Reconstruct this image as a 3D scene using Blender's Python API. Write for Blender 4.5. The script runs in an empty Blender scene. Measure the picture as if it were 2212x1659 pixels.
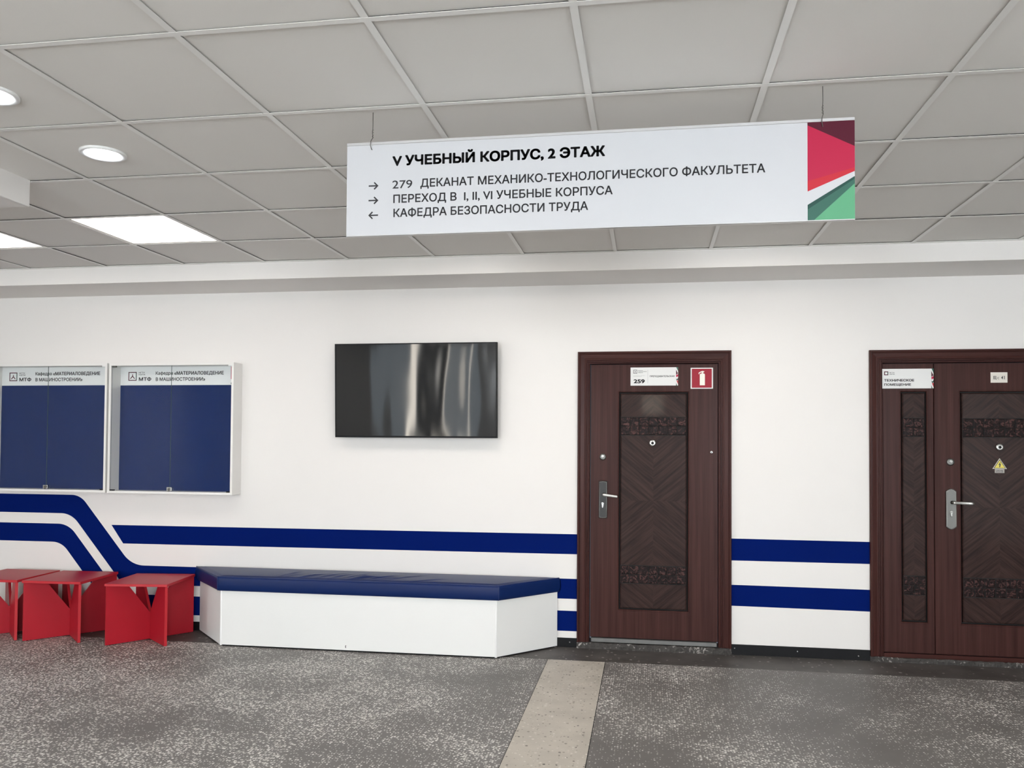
import bpy, bmesh, math, random
from mathutils import Vector, Matrix
from mathutils.geometry import delaunay_2d_cdt
random.seed(7)
SC = bpy.context.scene
COL = SC.collection

# ------------------------------------------------------------------ camera
CAM_Z = 1.455
FPX, CX, CY = 1732.16, 1132.65, 906.85
YAW, PITCH, ROLL = -0.1521, 0.0243, 0.0060
def cam_axes():
    cy, sy = math.cos(YAW), math.sin(YAW)
    cp, sp = math.cos(PITCH), math.sin(PITCH)
    cr, sr = math.cos(ROLL), math.sin(ROLL)
    Rz = Matrix(((cy, -sy, 0), (sy, cy, 0), (0, 0, 1)))
    Rx = Matrix(((1, 0, 0), (0, cp, sp), (0, -sp, cp)))
    B = Matrix(((1, 0, 0), (0, 0, -1), (0, 1, 0)))
    Rr = Matrix(((cr, -sr, 0), (sr, cr, 0), (0, 0, 1)))
    return Rr @ B @ Rx @ Rz
R_ = cam_axes()
cam = bpy.data.cameras.new('camera')
cam.sensor_width = 36.0
cam.lens = FPX * 36.0 / 2212.0
cam.shift_x = -(CX - 1106.0) / 2212.0
cam.shift_y = (CY - 829.5) / 2212.0
cam.clip_start = 0.05
camo = bpy.data.objects.new('camera', cam)
COL.objects.link(camo)
right, down, fwd = Vector(R_[0]), Vector(R_[1]), Vector(R_[2])
m3 = Matrix((right, -down, -fwd)).transposed()
camo.matrix_world = Matrix.Translation((0, 0, CAM_Z)) @ m3.to_4x4()
SC.camera = camo

# ------------------------------------------------------------------ world, light levels, exposure
SC.view_settings.view_transform = 'Standard'
SC.view_settings.look = 'None'
SC.view_settings.gamma = 1.0
SC.view_settings.use_curve_mapping = False
SC.view_settings.exposure = 0.0
w = bpy.data.worlds.new('world'); SC.world = w
w.use_nodes = True
w.node_tree.nodes['Background'].inputs[0].default_value = (0.6, 0.7, 0.85, 1)
w.node_tree.nodes['Background'].inputs[1].default_value = 0.25

PANEL_L = 13.2           # radiance of the square ceiling panels
DOWN_L = 30.0            # radiance of the round downlights
WINDOW_L = 26.0          # radiance of the windows added behind the camera to light the ceiling

D = 5.64                 # front wall plane
H = 2.6655               # ceiling height
X0, X1, YB = -9.0, 5.2, -4.2

# ------------------------------------------------------------------ materials
def newmat(name):
    m = bpy.data.materials.new(name); m.use_nodes = True
    return m, m.node_tree.nodes, m.node_tree.links, m.node_tree.nodes['Principled BSDF']
def pm(name, col, rough=0.5, metal=0.0, spec=0.5, coat=0.0, coat_r=0.1, bump=None, var=None):
    m, n, l, b = newmat(name)
    b.inputs['Base Color'].default_value = (*col, 1)
    b.inputs['Roughness'].default_value = rough
    b.inputs['Metallic'].default_value = metal
    b.inputs['Specular IOR Level'].default_value = spec
    b.inputs['Coat Weight'].default_value = coat
    b.inputs['Coat Roughness'].default_value = coat_r
    tc = n.new('ShaderNodeTexCoord')
    if var:
        nz = n.new('ShaderNodeTexNoise'); nz.inputs['Scale'].default_value = var[0]; nz.inputs['Detail'].default_value = 5
        l.new(tc.outputs['Object'], nz.inputs['Vector'])
        mx = n.new('ShaderNodeMix'); mx.data_type = 'RGBA'
        mx.inputs[6].default_value = (*[c * (1 - var[1]) for c in col], 1)
        mx.inputs[7].default_value = (*[min(1, c * (1 + var[1])) for c in col], 1)
        l.new(nz.outputs['Fac'], mx.inputs[0]); l.new(mx.outputs[2], b.inputs['Base Color'])
    if bump:
        nb = n.new('ShaderNodeTexNoise'); nb.inputs['Scale'].default_value = bump[0]; nb.inputs['Detail'].default_value = 6
        l.new(tc.outputs['Object'], nb.inputs['Vector'])
        bp = n.new('ShaderNodeBump'); bp.inputs['Strength'].default_value = bump[1]; bp.inputs['Distance'].default_value = bump[2]
        l.new(nb.outputs['Fac'], bp.inputs['Height']); l.new(bp.outputs['Normal'], b.inputs['Normal'])
    return m
def emit(name, col, strength):
    m, n, l, b = newmat(name)
    b.inputs['Base Color'].default_value = (0.8, 0.8, 0.8, 1)
    b.inputs['Emission Color'].default_value = (*col, 1)
    b.inputs['Emission Strength'].default_value = strength
    return m
def srgb(r, g, b):
    f = lambda c: (c / 255 / 12.92) if c <= 10 else ((c / 255 + 0.055) / 1.055) ** 2.4
    return (f(r), f(g), f(b))
def math_node(n, l, op, a, b=None, clamp=False):
    q = n.new('ShaderNodeMath'); q.operation = op; q.use_clamp = clamp
    for i, v in enumerate((a, b)):
        if v is None: continue
        if isinstance(v, (int, float)): q.inputs[i].default_value = v
        else: l.new(v, q.inputs[i])
    return q.outputs[0]
def ramp(n, l, fac, stops):
    r = n.new('ShaderNodeValToRGB'); e = r.color_ramp.elements
    while len(e) < len(stops): e.new(0.5)
    for i, (p, c) in enumerate(stops):
        e[i].position = p; e[i].color = (*c, 1)
    l.new(fac, r.inputs[0]); return r.outputs[0]

M = {}
M['wall'] = pm('wall_paint', (0.80, 0.775, 0.75), 0.55, spec=0.3, bump=(9, 0.12, 0.004), var=(2.5, 0.012))
M['wall_plain'] = pm('wall_paint_plain', (0.74, 0.72, 0.69), 0.6, spec=0.3)
M['wall_blue'] = pm('blue_wall_paint', (0.0009, 0.0098, 0.112), 0.7, spec=0.03, var=(3, 0.08))
M['tile'] = pm('ceiling_tile_board', (0.83, 0.81, 0.775), 0.85, spec=0.15, bump=(400, 0.12, 0.001), var=(0.9, 0.03))
M['grid'] = pm('ceiling_bar_paint', (0.90, 0.89, 0.86), 0.4)
M['black'] = pm('black_plastic', (0.005, 0.005, 0.006), 0.5, spec=0.2)
M['dark_gap'] = pm('dark_joint_and_shade', (0.008, 0.008, 0.008), 0.8)  # near-black for dark joints and for shade coloured into recesses
M['white_board'] = pm('white_laminate', (0.80, 0.80, 0.785), 0.35, var=(6, 0.01))
M['white_edge'] = pm('white_edging', (0.85, 0.85, 0.84), 0.3)
M['cab_white'] = pm('white_cabinet_board', (0.80, 0.785, 0.76), 0.4)
M['cab_blue'] = pm('blue_felt_board', (0.010, 0.026, 0.112), 0.8, spec=0.1, var=(5, 0.10))
M['header'] = pm('printed_header_film', (0.80, 0.81, 0.81), 0.3)
M['ink'] = pm('black_print', (0.012, 0.012, 0.016), 0.5)
M['ink_soft'] = pm('grey_print', (0.45, 0.45, 0.46), 0.5)
M['chrome'] = pm('chrome', (0.50, 0.50, 0.49), 0.22, metal=1)
M['steel'] = pm('brushed_steel', (0.15, 0.148, 0.14), 0.42, metal=1)
M['alu'] = pm('matt_aluminium', (0.62, 0.62, 0.63), 0.4, metal=0.7)
M['zinc'] = pm('dull_zinc_strip', (0.16, 0.16, 0.155), 0.5, metal=0.4, var=(20, 0.2))
M['lever'] = pm('satin_lever_metal', (0.34, 0.33, 0.31), 0.36, metal=1)
M['gunmetal'] = pm('dark_gunmetal', (0.012, 0.012, 0.011), 0.42, metal=0.1)
M['red'] = pm('red_laminate', (0.40, 0.009, 0.021), 0.40, spec=0.3, bump=(500, 0.06, 0.001), var=(8, 0.05))
M['red_edge'] = pm('red_edging', (0.50, 0.020, 0.030), 0.35)
M['leather'] = pm('blue_leatherette', (0.003, 0.016, 0.090), 0.36, spec=0.2, bump=(350, 0.10, 0.001), var=(4, 0.08))
M['piping'] = pm('blue_piping', (0.014, 0.030, 0.12), 0.35)
M['sign_white'] = pm('sign_plastic_white', (0.55, 0.557, 0.578), 0.3, spec=0.3, var=(3, 0.015))
M['plate_white'] = pm('plate_white', (0.76, 0.76, 0.75), 0.45, spec=0.2)
M['cream'] = pm('cream_print', (0.80, 0.78, 0.70), 0.4)
M['sig_red'] = pm('safety_red', srgb(150, 20, 42), 0.4, spec=0.2)
M['maroon'] = pm('print_maroon', srgb(82, 24, 42), 0.4, spec=0.2)
M['crimson'] = pm('print_crimson', srgb(178, 36, 70), 0.4, spec=0.2)
M['scarlet'] = pm('print_scarlet', srgb(188, 46, 58), 0.4, spec=0.2)
M['green_dark'] = pm('print_dark_green', srgb(38, 74, 68), 0.4, spec=0.2)
M['green_mid'] = pm('print_mid_green', srgb(58, 100, 88), 0.4, spec=0.2)
M['green'] = pm('print_green', srgb(92, 158, 120), 0.4, spec=0.2)
M['yellow'] = pm('warning_yellow', srgb(225, 210, 95), 0.4)
M['paper'] = pm('printed_paper', (0.74, 0.70, 0.63), 0.6)
M['label_grey'] = pm('small_grey_label', (0.40, 0.37, 0.34), 0.5)
M['wire'] = pm('dark_steel_wire', (0.16, 0.15, 0.14), 0.4, metal=0.6)
M['panel_light'] = emit('led_panel_diffuser', (1.0, 0.93, 0.855), PANEL_L)
M['panel_light_dim'] = emit('led_panel_diffuser_dimmed', (1.0, 0.91, 0.85), PANEL_L * 0.45)  # same panel with its output lowered
M['down_light'] = emit('downlight_lens', (0.86, 0.93, 1.0), DOWN_L)
M['window_added'] = emit('added_window_pane', (0.88, 0.945, 1.0), WINDOW_L)  # panes of the windows added for ceiling light
M['window_frosted'] = emit('frosted_window_pane', (0.72, 0.88, 1.0), 1.3)
M['window_slit'] = emit('clear_window_slit', (1.0, 0.92, 0.80), 16.0)
M['window_transom'] = emit('lit_transom_pane', (1.0, 0.92, 0.75), 7.0)

def mat_glass():
    m, n, l, b = newmat('clear_pane')
    n.remove(b)
    out = n['Material Output']
    tr = n.new('ShaderNodeBsdfTransparent'); tr.inputs[0].default_value = (0.975, 0.982, 0.98, 1)
    gl = n.new('ShaderNodeBsdfGlossy'); gl.inputs['Roughness'].default_value = 0.015
    lw = n.new('ShaderNodeLayerWeight'); lw.inputs[0].default_value = 0.5
    f = math_node(n, l, 'POWER', lw.outputs['Facing'], 4.0)
    f = math_node(n, l, 'MULTIPLY', f, 0.6)
    f = math_node(n, l, 'ADD', f, 0.014, clamp=True)
    mx = n.new('ShaderNodeMixShader')
    l.new(f, mx.inputs[0]); l.new(tr.outputs[0], mx.inputs[1]); l.new(gl.outputs[0], mx.inputs[2])
    l.new(mx.outputs[0], out.inputs[0])
    return m
M['glass'] = mat_glass()
M['glass_edge'] = pm('glass_edge', (0.10, 0.15, 0.14), 0.2)

def mat_screen():
    m, n, l, b = newmat('dark_glossy_screen')
    b.inputs['Base Color'].default_value = (0.006, 0.007, 0.009, 1)
    b.inputs['Roughness'].default_value = 0.06
    b.inputs['Specular IOR Level'].default_value = 0.62
    tc = n.new('ShaderNodeTexCoord'); mp = n.new('ShaderNodeMapping')
    mp.inputs['Scale'].default_value = (4.0, 1, 1.0)
    l.new(tc.outputs['Object'], mp.inputs['Vector'])
    nz = n.new('ShaderNodeTexNoise'); nz.inputs['Scale'].default_value = 0.9; nz.inputs['Detail'].default_value = 1.0
    l.new(mp.outputs[0], nz.inputs['Vector'])
    bp = n.new('ShaderNodeBump'); bp.inputs['Strength'].default_value = 0.16; bp.inputs['Distance'].default_value = 0.05
    l.new(nz.outputs['Fac'], bp.inputs['Height']); l.new(bp.outputs['Normal'], b.inputs['Normal'])
    return m
M['screen'] = mat_screen()

def mat_wood(name, horizontal=False, a=(0.054, 0.0205, 0.0175), c=(0.033, 0.0118, 0.0105)):
    m, n, l, b = newmat(name)
    tc = n.new('ShaderNodeTexCoord'); mp = n.new('ShaderNodeMapping')
    mp.inputs['Scale'].default_value = (1.0, 6, 42) if horizontal else (42, 6, 1.0)
    l.new(tc.outputs['Object'], mp.inputs['Vector'])
    nz = n.new('ShaderNodeTexNoise'); nz.inputs['Scale'].default_value = 1.0; nz.inputs['Detail'].default_value = 6; nz.inputs['Roughness'].default_value = 0.6
    l.new(mp.outputs[0], nz.inputs['Vector'])
    col = ramp(n, l, nz.outputs['Fac'], [(0.30, c), (0.55, a), (0.75, tuple(x * 1.35 for x in a))])
    l.new(col, b.inputs['Base Color'])
    b.inputs['Roughness'].default_value = 0.40
    b.inputs['Specular IOR Level'].default_value = 0.10
    b.inputs['Coat Weight'].default_value = 0.04; b.inputs['Coat Roughness'].default_value = 0.2
    return m
M['wood'] = mat_wood('dark_wood_foil')
M['wood_frame'] = mat_wood('dark_wood_frame', a=(0.056, 0.0185, 0.015), c=(0.033, 0.0108, 0.0095))
M['wood_frame_h'] = mat_wood('dark_wood_frame_across', True, a=(0.056, 0.0185, 0.015), c=(0.033, 0.0108, 0.0095))

def mat_chevron():
    # grain runs in chevrons about the panel centre: V above it, inverted V below, swapped beyond the tile bands
    m, n, l, b = newmat('chevron_veneer')
    tc = n.new('ShaderNodeTexCoord'); sp = n.new('ShaderNodeSeparateXYZ')
    l.new(tc.outputs['Object'], sp.inputs[0])
    ax = math_node(n, l, 'ABSOLUTE', sp.outputs['X'])
    az = math_node(n, l, 'ABSOLUTE', sp.outputs['Z'])
    axs = math_node(n, l, 'MULTIPLY', ax, 0.82)
    far = math_node(n, l, 'GREATER_THAN', az, 0.515)
    sg = math_node(n, l, 'MULTIPLY_ADD', far, 2.0)
    sg.node.inputs[2].default_value = -1.0
    sx = math_node(n, l, 'MULTIPLY', axs, sg)
    u = math_node(n, l, 'ADD', az, sx)
    v = math_node(n, l, 'SUBTRACT', az, sx)
    side = math_node(n, l, 'SIGN', sp.outputs['X'])
    up = math_node(n, l, 'SIGN', sp.outputs['Z'])
    cb = n.new('ShaderNodeCombineXYZ')
    us = math_node(n, l, 'MULTIPLY', u, 62.0); vs = math_node(n, l, 'MULTIPLY', v, 3.0)
    sd = math_node(n, l, 'MULTIPLY', side, 0.35); ud = math_node(n, l, 'MULTIPLY', up, 9.0)
    o = math_node(n, l, 'ADD', sd, ud)
    l.new(us, cb.inputs[0]); l.new(vs, cb.inputs[1]); l.new(o, cb.inputs[2])
    nz = n.new('ShaderNodeTexNoise'); nz.inputs['Scale'].default_value = 1.0; nz.inputs['Detail'].default_value = 5; nz.inputs['Roughness'].default_value = 0.65
    l.new(cb.outputs[0], nz.inputs['Vector'])
    col = ramp(n, l, nz.outputs['Fac'], [(0.34, (0.015, 0.0068, 0.0062)), (0.50, (0.030, 0.0148, 0.0128)), (0.68, (0.048, 0.0245, 0.0208))])
    l.new(col, b.inputs['Base Color'])
    b.inputs['Roughness'].default_value = 0.42; b.inputs['Specular IOR Level'].default_value = 0.1
    b.inputs['Coat Weight'].default_value = 0.22; b.inputs['Coat Roughness'].default_value = 0.06
    bp = n.new('ShaderNodeBump'); bp.inputs['Strength'].default_value = 0.08; bp.inputs['Distance'].default_value = 0.002
    l.new(nz.outputs['Fac'], bp.inputs['Height']); l.new(bp.outputs['Normal'], b.inputs['Normal'])
    return m
M['chevron'] = mat_chevron()

def mat_emboss():
    m, n, l, b = newmat('embossed_dark_tiles')
    tc = n.new('ShaderNodeTexCoord')
    nz = n.new('ShaderNodeTexNoise'); nz.inputs['Scale'].default_value = 30; nz.inputs['Detail'].default_value = 3; nz.inputs['Distortion'].default_value = 2.2
    l.new(tc.outputs['Object'], nz.inputs['Vector'])
    col = ramp(n, l, nz.outputs['Fac'], [(0.40, (0.006, 0.0028, 0.0028)), (0.53, (0.016, 0.007, 0.007)), (0.62, (0.085, 0.038, 0.034))])
    l.new(col, b.inputs['Base Color'])
    b.inputs['Roughness'].default_value = 0.4; b.inputs['Specular IOR Level'].default_value = 0.12
    bp = n.new('ShaderNodeBump'); bp.inputs['Strength'].default_value = 0.7; bp.inputs['Distance'].default_value = 0.004
    l.new(nz.outputs['Fac'], bp.inputs['Height']); l.new(bp.outputs['Normal'], b.inputs['Normal'])
    return m
M['emboss'] = mat_emboss()

def mat_terrazzo():
    m, n, l, b = newmat('worn_terrazzo')
    tc = n.new('ShaderNodeTexCoord')
    wr = n.new('ShaderNodeTexNoise'); wr.inputs['Scale'].default_value = 60; wr.inputs['Detail'].default_value = 2
    l.new(tc.outputs['Object'], wr.inputs['Vector'])
    vm = n.new('ShaderNodeVectorMath'); vm.operation = 'MULTIPLY_ADD'
    l.new(wr.outputs['Color'], vm.inputs[0]); vm.inputs[1].default_value = (0.010, 0.010, 0); l.new(tc.outputs['Object'], vm.inputs[2])
    vo = n.new('ShaderNodeTexVoronoi'); vo.inputs['Scale'].default_value = 76; vo.voronoi_dimensions = '2D'
    l.new(vm.outputs[0], vo.inputs['Vector'])
    sc = n.new('ShaderNodeSeparateColor'); l.new(vo.outputs['Color'], sc.inputs[0])
    pat = n.new('ShaderNodeTexNoise'); pat.inputs['Scale'].default_value = 1.5; pat.inputs['Detail'].default_value = 6; pat.inputs['Roughness'].default_value = 0.62
    l.new(tc.outputs['Object'], pat.inputs['Vector'])
    # chips are denser towards the left of the hall
    sp = n.new('ShaderNodeSeparateXYZ'); l.new(tc.outputs['Object'], sp.inputs[0])
    gx = n.new('ShaderNodeMapRange'); l.new(sp.outputs['X'], gx.inputs[0])
    gx.inputs[1].default_value = -4.0; gx.inputs[2].default_value = 1.0; gx.inputs[3].default_value = 0.10; gx.inputs[4].default_value = -0.06
    dens = math_node(n, l, 'ADD', pat.outputs['Fac'], gx.outputs[0])
    keep = n.new('ShaderNodeMapRange'); l.new(dens, keep.inputs[0])
    keep.inputs[1].default_value = 0.33; keep.inputs[2].default_value = 0.62; keep.inputs[3].default_value = 0.16; keep.inputs[4].default_value = 0.90
    th = math_node(n, l, 'SUBTRACT', keep.outputs[0], sc.outputs[0])
    rad = n.new('ShaderNodeMapRange'); l.new(th, rad.inputs[0])
    rad.inputs[1].default_value = 0.0; rad.inputs[2].default_value = 0.6; rad.inputs[3].default_value = 0.16; rad.inputs[4].default_value = 0.52
    dlt = math_node(n, l, 'SUBTRACT', rad.outputs[0], vo.outputs['Distance'])
    chip = math_node(n, l, 'MULTIPLY', dlt, 9.0, clamp=True)
    on = math_node(n, l, 'GREATER_THAN', th, 0.0)
    chip = math_node(n, l, 'MULTIPLY', chip, on)
    base = ramp(n, l, pat.outputs['Fac'], [(0.3, (0.142, 0.134, 0.128)), (0.7, (0.200, 0.190, 0.183))])
    chipc = ramp(n, l, sc.outputs[1], [(0.0, (0.40, 0.38, 0.355)), (0.5, (0.64, 0.62, 0.59)), (1.0, (0.82, 0.80, 0.77))])
    mx = n.new('ShaderNodeMix'); mx.data_type = 'RGBA'
    l.new(chip, mx.inputs[0]); l.new(base, mx.inputs[6]); l.new(chipc, mx.inputs[7])
    l.new(mx.outputs[2], b.inputs['Base Color'])
    b.inputs['Roughness'].default_value = 0.48; b.inputs['Specular IOR Level'].default_value = 0.35
    return m
M['terrazzo'] = mat_terrazzo()

def mat_speckle(name, base, specks, scale, keepf, rough=0.5, stain=0.12):
    m, n, l, b = newmat(name)
    tc = n.new('ShaderNodeTexCoord')
    vo = n.new('ShaderNodeTexVoronoi'); vo.inputs['Scale'].default_value = scale; vo.voronoi_dimensions = '2D'
    l.new(tc.outputs['Object'], vo.inputs['Vector'])
    sc = n.new('ShaderNodeSeparateColor'); l.new(vo.outputs['Color'], sc.inputs[0])
    pat = n.new('ShaderNodeTexNoise'); pat.inputs['Scale'].default_value = 6; pat.inputs['Detail'].default_value = 7
    l.new(tc.outputs['Object'], pat.inputs['Vector'])
    th = math_node(n, l, 'SUBTRACT', keepf, sc.outputs[0])
    th = math_node(n, l, 'MULTIPLY', th, 2.0 / max(keepf, 0.01) * 0.22, clamp=True)
    dl = math_node(n, l, 'SUBTRACT', th, vo.outputs['Distance'])
    chip = math_node(n, l, 'MULTIPLY', dl, 10.0, clamp=True)
    bc = ramp(n, l, pat.outputs['Fac'], [(0.3, tuple(x * (1 - stain) for x in base)), (0.7, tuple(x * (1 + stain) for x in base))])
    cc = ramp(n, l, sc.outputs[1], [(i / max(1, len(specks) - 1), c) for i, c in enumerate(specks)])
    mx = n.new('ShaderNodeMix'); mx.data_type = 'RGBA'
    l.new(chip, mx.inputs[0]); l.new(bc, mx.inputs[6]); l.new(cc, mx.inputs[7])
    l.new(mx.outputs[2], b.inputs['Base Color'])
    b.inputs['Roughness'].default_value = rough; b.inputs['Specular IOR Level'].default_value = 0.35
    return m
M['inlay'] = mat_speckle('beige_terrazzo', (0.50, 0.462, 0.405), [(0.10, 0.09, 0.08), (0.30, 0.27, 0.23), (0.60, 0.56, 0.50), (0.66, 0.62, 0.57)], 55, 0.5, stain=0.10)
M['border'] = mat_speckle('dark_cement_border', (0.082, 0.075, 0.070), [(0.05, 0.045, 0.04), (0.28, 0.26, 0.24), (0.32, 0.30, 0.28)], 38, 0.18, stain=0.28)

def mat_plaster():
    m, n, l, b = newmat('chipped_plaster_step')
    tc = n.new('ShaderNodeTexCoord')
    nz = n.new('ShaderNodeTexNoise'); nz.inputs['Scale'].default_value = 34; nz.inputs['Detail'].default_value = 8; nz.inputs['Distortion'].default_value = 1.4
    l.new(tc.outputs['Object'], nz.inputs['Vector'])
    big = n.new('ShaderNodeTexNoise'); big.inputs['Scale'].default_value = 5; big.inputs['Detail'].default_value = 3
    l.new(tc.outputs['Object'], big.inputs['Vector'])
    s = math_node(n, l, 'MULTIPLY_ADD', big.outputs['Fac'], 0.55); 
    s.node.inputs[2].default_value = 0.0
    f = math_node(n, l, 'ADD', nz.outputs['Fac'], s)
    f = math_node(n, l, 'MULTIPLY', f, 0.7)
    col = ramp(n, l, f, [(0.42, (0.034, 0.030, 0.028)), (0.62, (0.060, 0.055, 0.051)), (0.68, (0.34, 0.32, 0.30))])
    l.new(col, b.inputs['Base Color']); b.inputs['Roughness'].default_value = 0.8
    bp = n.new('ShaderNodeBump'); bp.inputs['Strength'].default_value = 0.8; bp.inputs['Distance'].default_value = 0.008
    l.new(nz.outputs['Fac'], bp.inputs['Height']); l.new(bp.outputs['Normal'], b.inputs['Normal'])
    return m
M['plaster'] = mat_plaster()

# ------------------------------------------------------------------ mesh helpers (world coordinates unless a thing is copied)
def B(): return bmesh.new()
def box(bm, x0, x1, y0, y1, z0, z1, mi=0):
    v = [bm.verts.new(p) for p in ((x0, y0, z0), (x1, y0, z0), (x1, y1, z0), (x0, y1, z0), (x0, y0, z1), (x1, y0, z1), (x1, y1, z1), (x0, y1, z1))]
    fs = []
    for q in ((3, 2, 1, 0), (4, 5, 6, 7), (0, 1, 5, 4), (1, 2, 6, 5), (2, 3, 7, 6), (3, 0, 4, 7)):
        f = bm.faces.new([v[i] for i in q]); f.material_index = mi; fs.append(f)
    return v, fs
def bevel(bm, w, seg=2, angle=0.5):
    bm.normal_update()
    es = [e for e in bm.edges if e.is_manifold and e.calc_face_angle(0) > angle]
    bmesh.ops.bevel(bm, geom=es, offset=w, segments=seg, affect='EDGES', profile=0.6)
def prism_y(bm, pts, y0, y1, mi=0):
    """polygon of (x, z) points extruded from y0 (towards the room) to y1"""
    a = [bm.verts.new((x, y0, z)) for x, z in pts]; b = [bm.verts.new((x, y1, z)) for x, z in pts]
    k = len(pts)
    fs = [bm.faces.new(a), bm.faces.new(b[::-1])]
    for i in range(k): fs.append(bm.faces.new((a[i], b[i], b[(i + 1) % k], a[(i + 1) % k])))
    for f in fs: f.material_index = mi
    return fs
def prism_z(bm, pts, z0, z1):
    a = [bm.verts.new((x, y, z0)) for x, y in pts]; b = [bm.verts.new((x, y, z1)) for x, y in pts]
    k = len(pts)
    bm.faces.new(a[::-1]); bm.faces.new(b)
    for i in range(k): bm.faces.new((a[i], a[(i + 1) % k], b[(i + 1) % k], b[i]))
def lathe(bm, prof, c, axis='z', seg=40, mi=0):
    """prof: (radius, height along axis) points"""
    rings = []
    for r, h in prof:
        ring = []
        for k in range(seg):
            t = 2 * math.pi * k / seg
            a, b2 = r * math.cos(t), r * math.sin(t)
            p = {'z': (a, b2, h), 'y': (a, h, b2), 'x': (h, a, b2)}[axis]
            ring.append(bm.verts.new((c[0] + p[0], c[1] + p[1], c[2] + p[2])))
        rings.append(ring)
    for i in range(len(rings) - 1):
        for k in range(seg):
            f = bm.faces.new((rings[i][k], rings[i][(k + 1) % seg], rings[i + 1][(k + 1) % seg], rings[i + 1][k])); f.material_index = mi; f.smooth = True
    for ring in (rings[0], rings[-1]):
        f = bm.faces.new(ring); f.material_index = mi
def tube(bm, pts, r, seg=10):
    pts = [Vector(p) for p in pts]; rings = []
    for i, p in enumerate(pts):
        t = (pts[min(i + 1, len(pts) - 1)] - pts[max(i - 1, 0)]).normalized()
        a = t.orthogonal().normalized() if i == 0 else (ra - t * ra.dot(t)).normalized()
        ra = a; b2 = t.cross(a)
        rings.append([bm.verts.new(p + r * (math.cos(2 * math.pi * k / seg) * a + math.sin(2 * math.pi * k / seg) * b2)) for k in range(seg)])
    for i in range(len(rings) - 1):
        for k in range(seg):
            f = bm.faces.new((rings[i][k], rings[i][(k + 1) % seg], rings[i + 1][(k + 1) % seg], rings[i + 1][k])); f.smooth = True
    bm.faces.new(rings[0][::-1]); bm.faces.new(rings[-1])

def obj(name, bm, mat, parent=None, origin=None, fix=True):
    """ONE mesh object; vertices are given in world space and moved to the origin of the object"""
    if fix: bmesh.ops.recalc_face_normals(bm, faces=bm.faces)
    me = bpy.data.meshes.new(name)
    po = Vector((0, 0, 0))
    q = parent
    while q is not None: po += q.location; q = q.parent
    o = Vector(origin) if origin is not None else po
    bmesh.ops.translate(bm, verts=bm.verts, vec=-o)
    bm.to_mesh(me); bm.free()
    for m in (mat if isinstance(mat, (list, tuple)) else [mat]): me.materials.append(m)
    ob = bpy.data.objects.new(name, me); COL.objects.link(ob)
    if parent is not None: ob.parent = parent
    ob.location = o - po
    return ob
def thing(name, label, cat, loc, group=None, kind=None):
    e = bpy.data.objects.new(name, None); COL.objects.link(e)
    e.empty_display_size = 0.1; e.location = loc
    return tag(e, label, cat, group, kind)
def tag(o, label=None, cat=None, group=None, kind=None):
    if label: o['label'] = label
    if cat: o['category'] = cat
    if group: o['group'] = group
    if kind: o['kind'] = kind
    return o
def copy_tree(root, parent=None):
    c = root.copy(); COL.objects.link(c)
    if parent is not None: c.parent = parent
    for ch in [q for q in bpy.data.objects if q.parent == root]: copy_tree(ch, c)
    return c

# ---- lettering: text turned into mesh, fitted to a width and a capital height on a wall-parallel plane
def contours(txt):
    """closed outlines of a text: one list of points per outline"""
    cu = bpy.data.curves.new('lettering', 'FONT'); cu.body = txt; cu.size = 1.0; cu.resolution_u = 8
    to = bpy.data.objects.new('lettering', cu); COL.objects.link(to)
    dg = bpy.context.evaluated_depsgraph_get(); dg.update()
    cc = to.evaluated_get(dg).to_curve(dg)
    polys = []
    for sp in cc.splines:
        bp = sp.bezier_points; pts = []
        for k in range(len(bp)):
            p, q = bp[k], bp[(k + 1) % len(bp)]
            straight = (p.handle_right - p.co).length < 1e-5 and (q.handle_left - q.co).length < 1e-5
            if not straight:
                d = (q.co - p.co); L = max(d.length, 1e-9)
                straight = abs((p.handle_right - p.co).cross(d).z) / L < 1e-4 and abs((q.handle_left - p.co).cross(d).z) / L < 1e-4
            n = 1 if straight else 8
            for t in range(n):
                t = t / n; u = 1 - t
                v = u**3 * p.co + 3*u*u*t * p.handle_right + 3*u*t*t * q.handle_left + t**3 * q.co
                pts.append(Vector((v.x, v.y)))
        cl = []
        for v in pts:
            if not cl or (v - cl[-1]).length > 1e-4: cl.append(v)
        while len(cl) > 2 and (cl[0] - cl[-1]).length < 1e-4: cl.pop()
        if len(cl) > 2: polys.append(cl)
    to.to_curve_clear(); bpy.data.objects.remove(to); bpy.data.curves.remove(cu)
    return polys
def fill(polys):
    """triangles of the area the outlines wind round (strokes may overlap or cross themselves)"""
    vs, es = [], []
    for P in polys:
        o = len(vs); vs += P; es += [(o + k, o + (k + 1) % len(P)) for k in range(len(P))]
    ov, _, of, _, _, _ = delaunay_2d_cdt(vs, es, [], 0, 1e-6)
    def wind(p):
        w_ = 0
        for P in polys:
            for k in range(len(P)):
                a, b2 = P[k - 1], P[k]
                if (a.y <= p.y) != (b2.y <= p.y):
                    if a.x + (p.y - a.y) / (b2.y - a.y) * (b2.x - a.x) > p.x: w_ += 1 if b2.y > a.y else -1
        return w_
    keep = [f for f in of if wind((ov[f[0]] + ov[f[1]] + ov[f[2]]) / 3) != 0]
    return ov, keep
def glyph_groups(polys):
    """outlines whose horizontal extents touch are filled together"""
    it = sorted([(min(p.x for p in P), max(p.x for p in P), P) for P in polys], key=lambda q: q[0]); out = []
    for lo, hi, P in it:
        if out and lo < out[-1][0]: out[-1][1].append(P); out[-1][0] = max(out[-1][0], hi)
        else: out.append([hi, [P]])
    return [g for _, g in out]
CAPS = []
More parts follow.
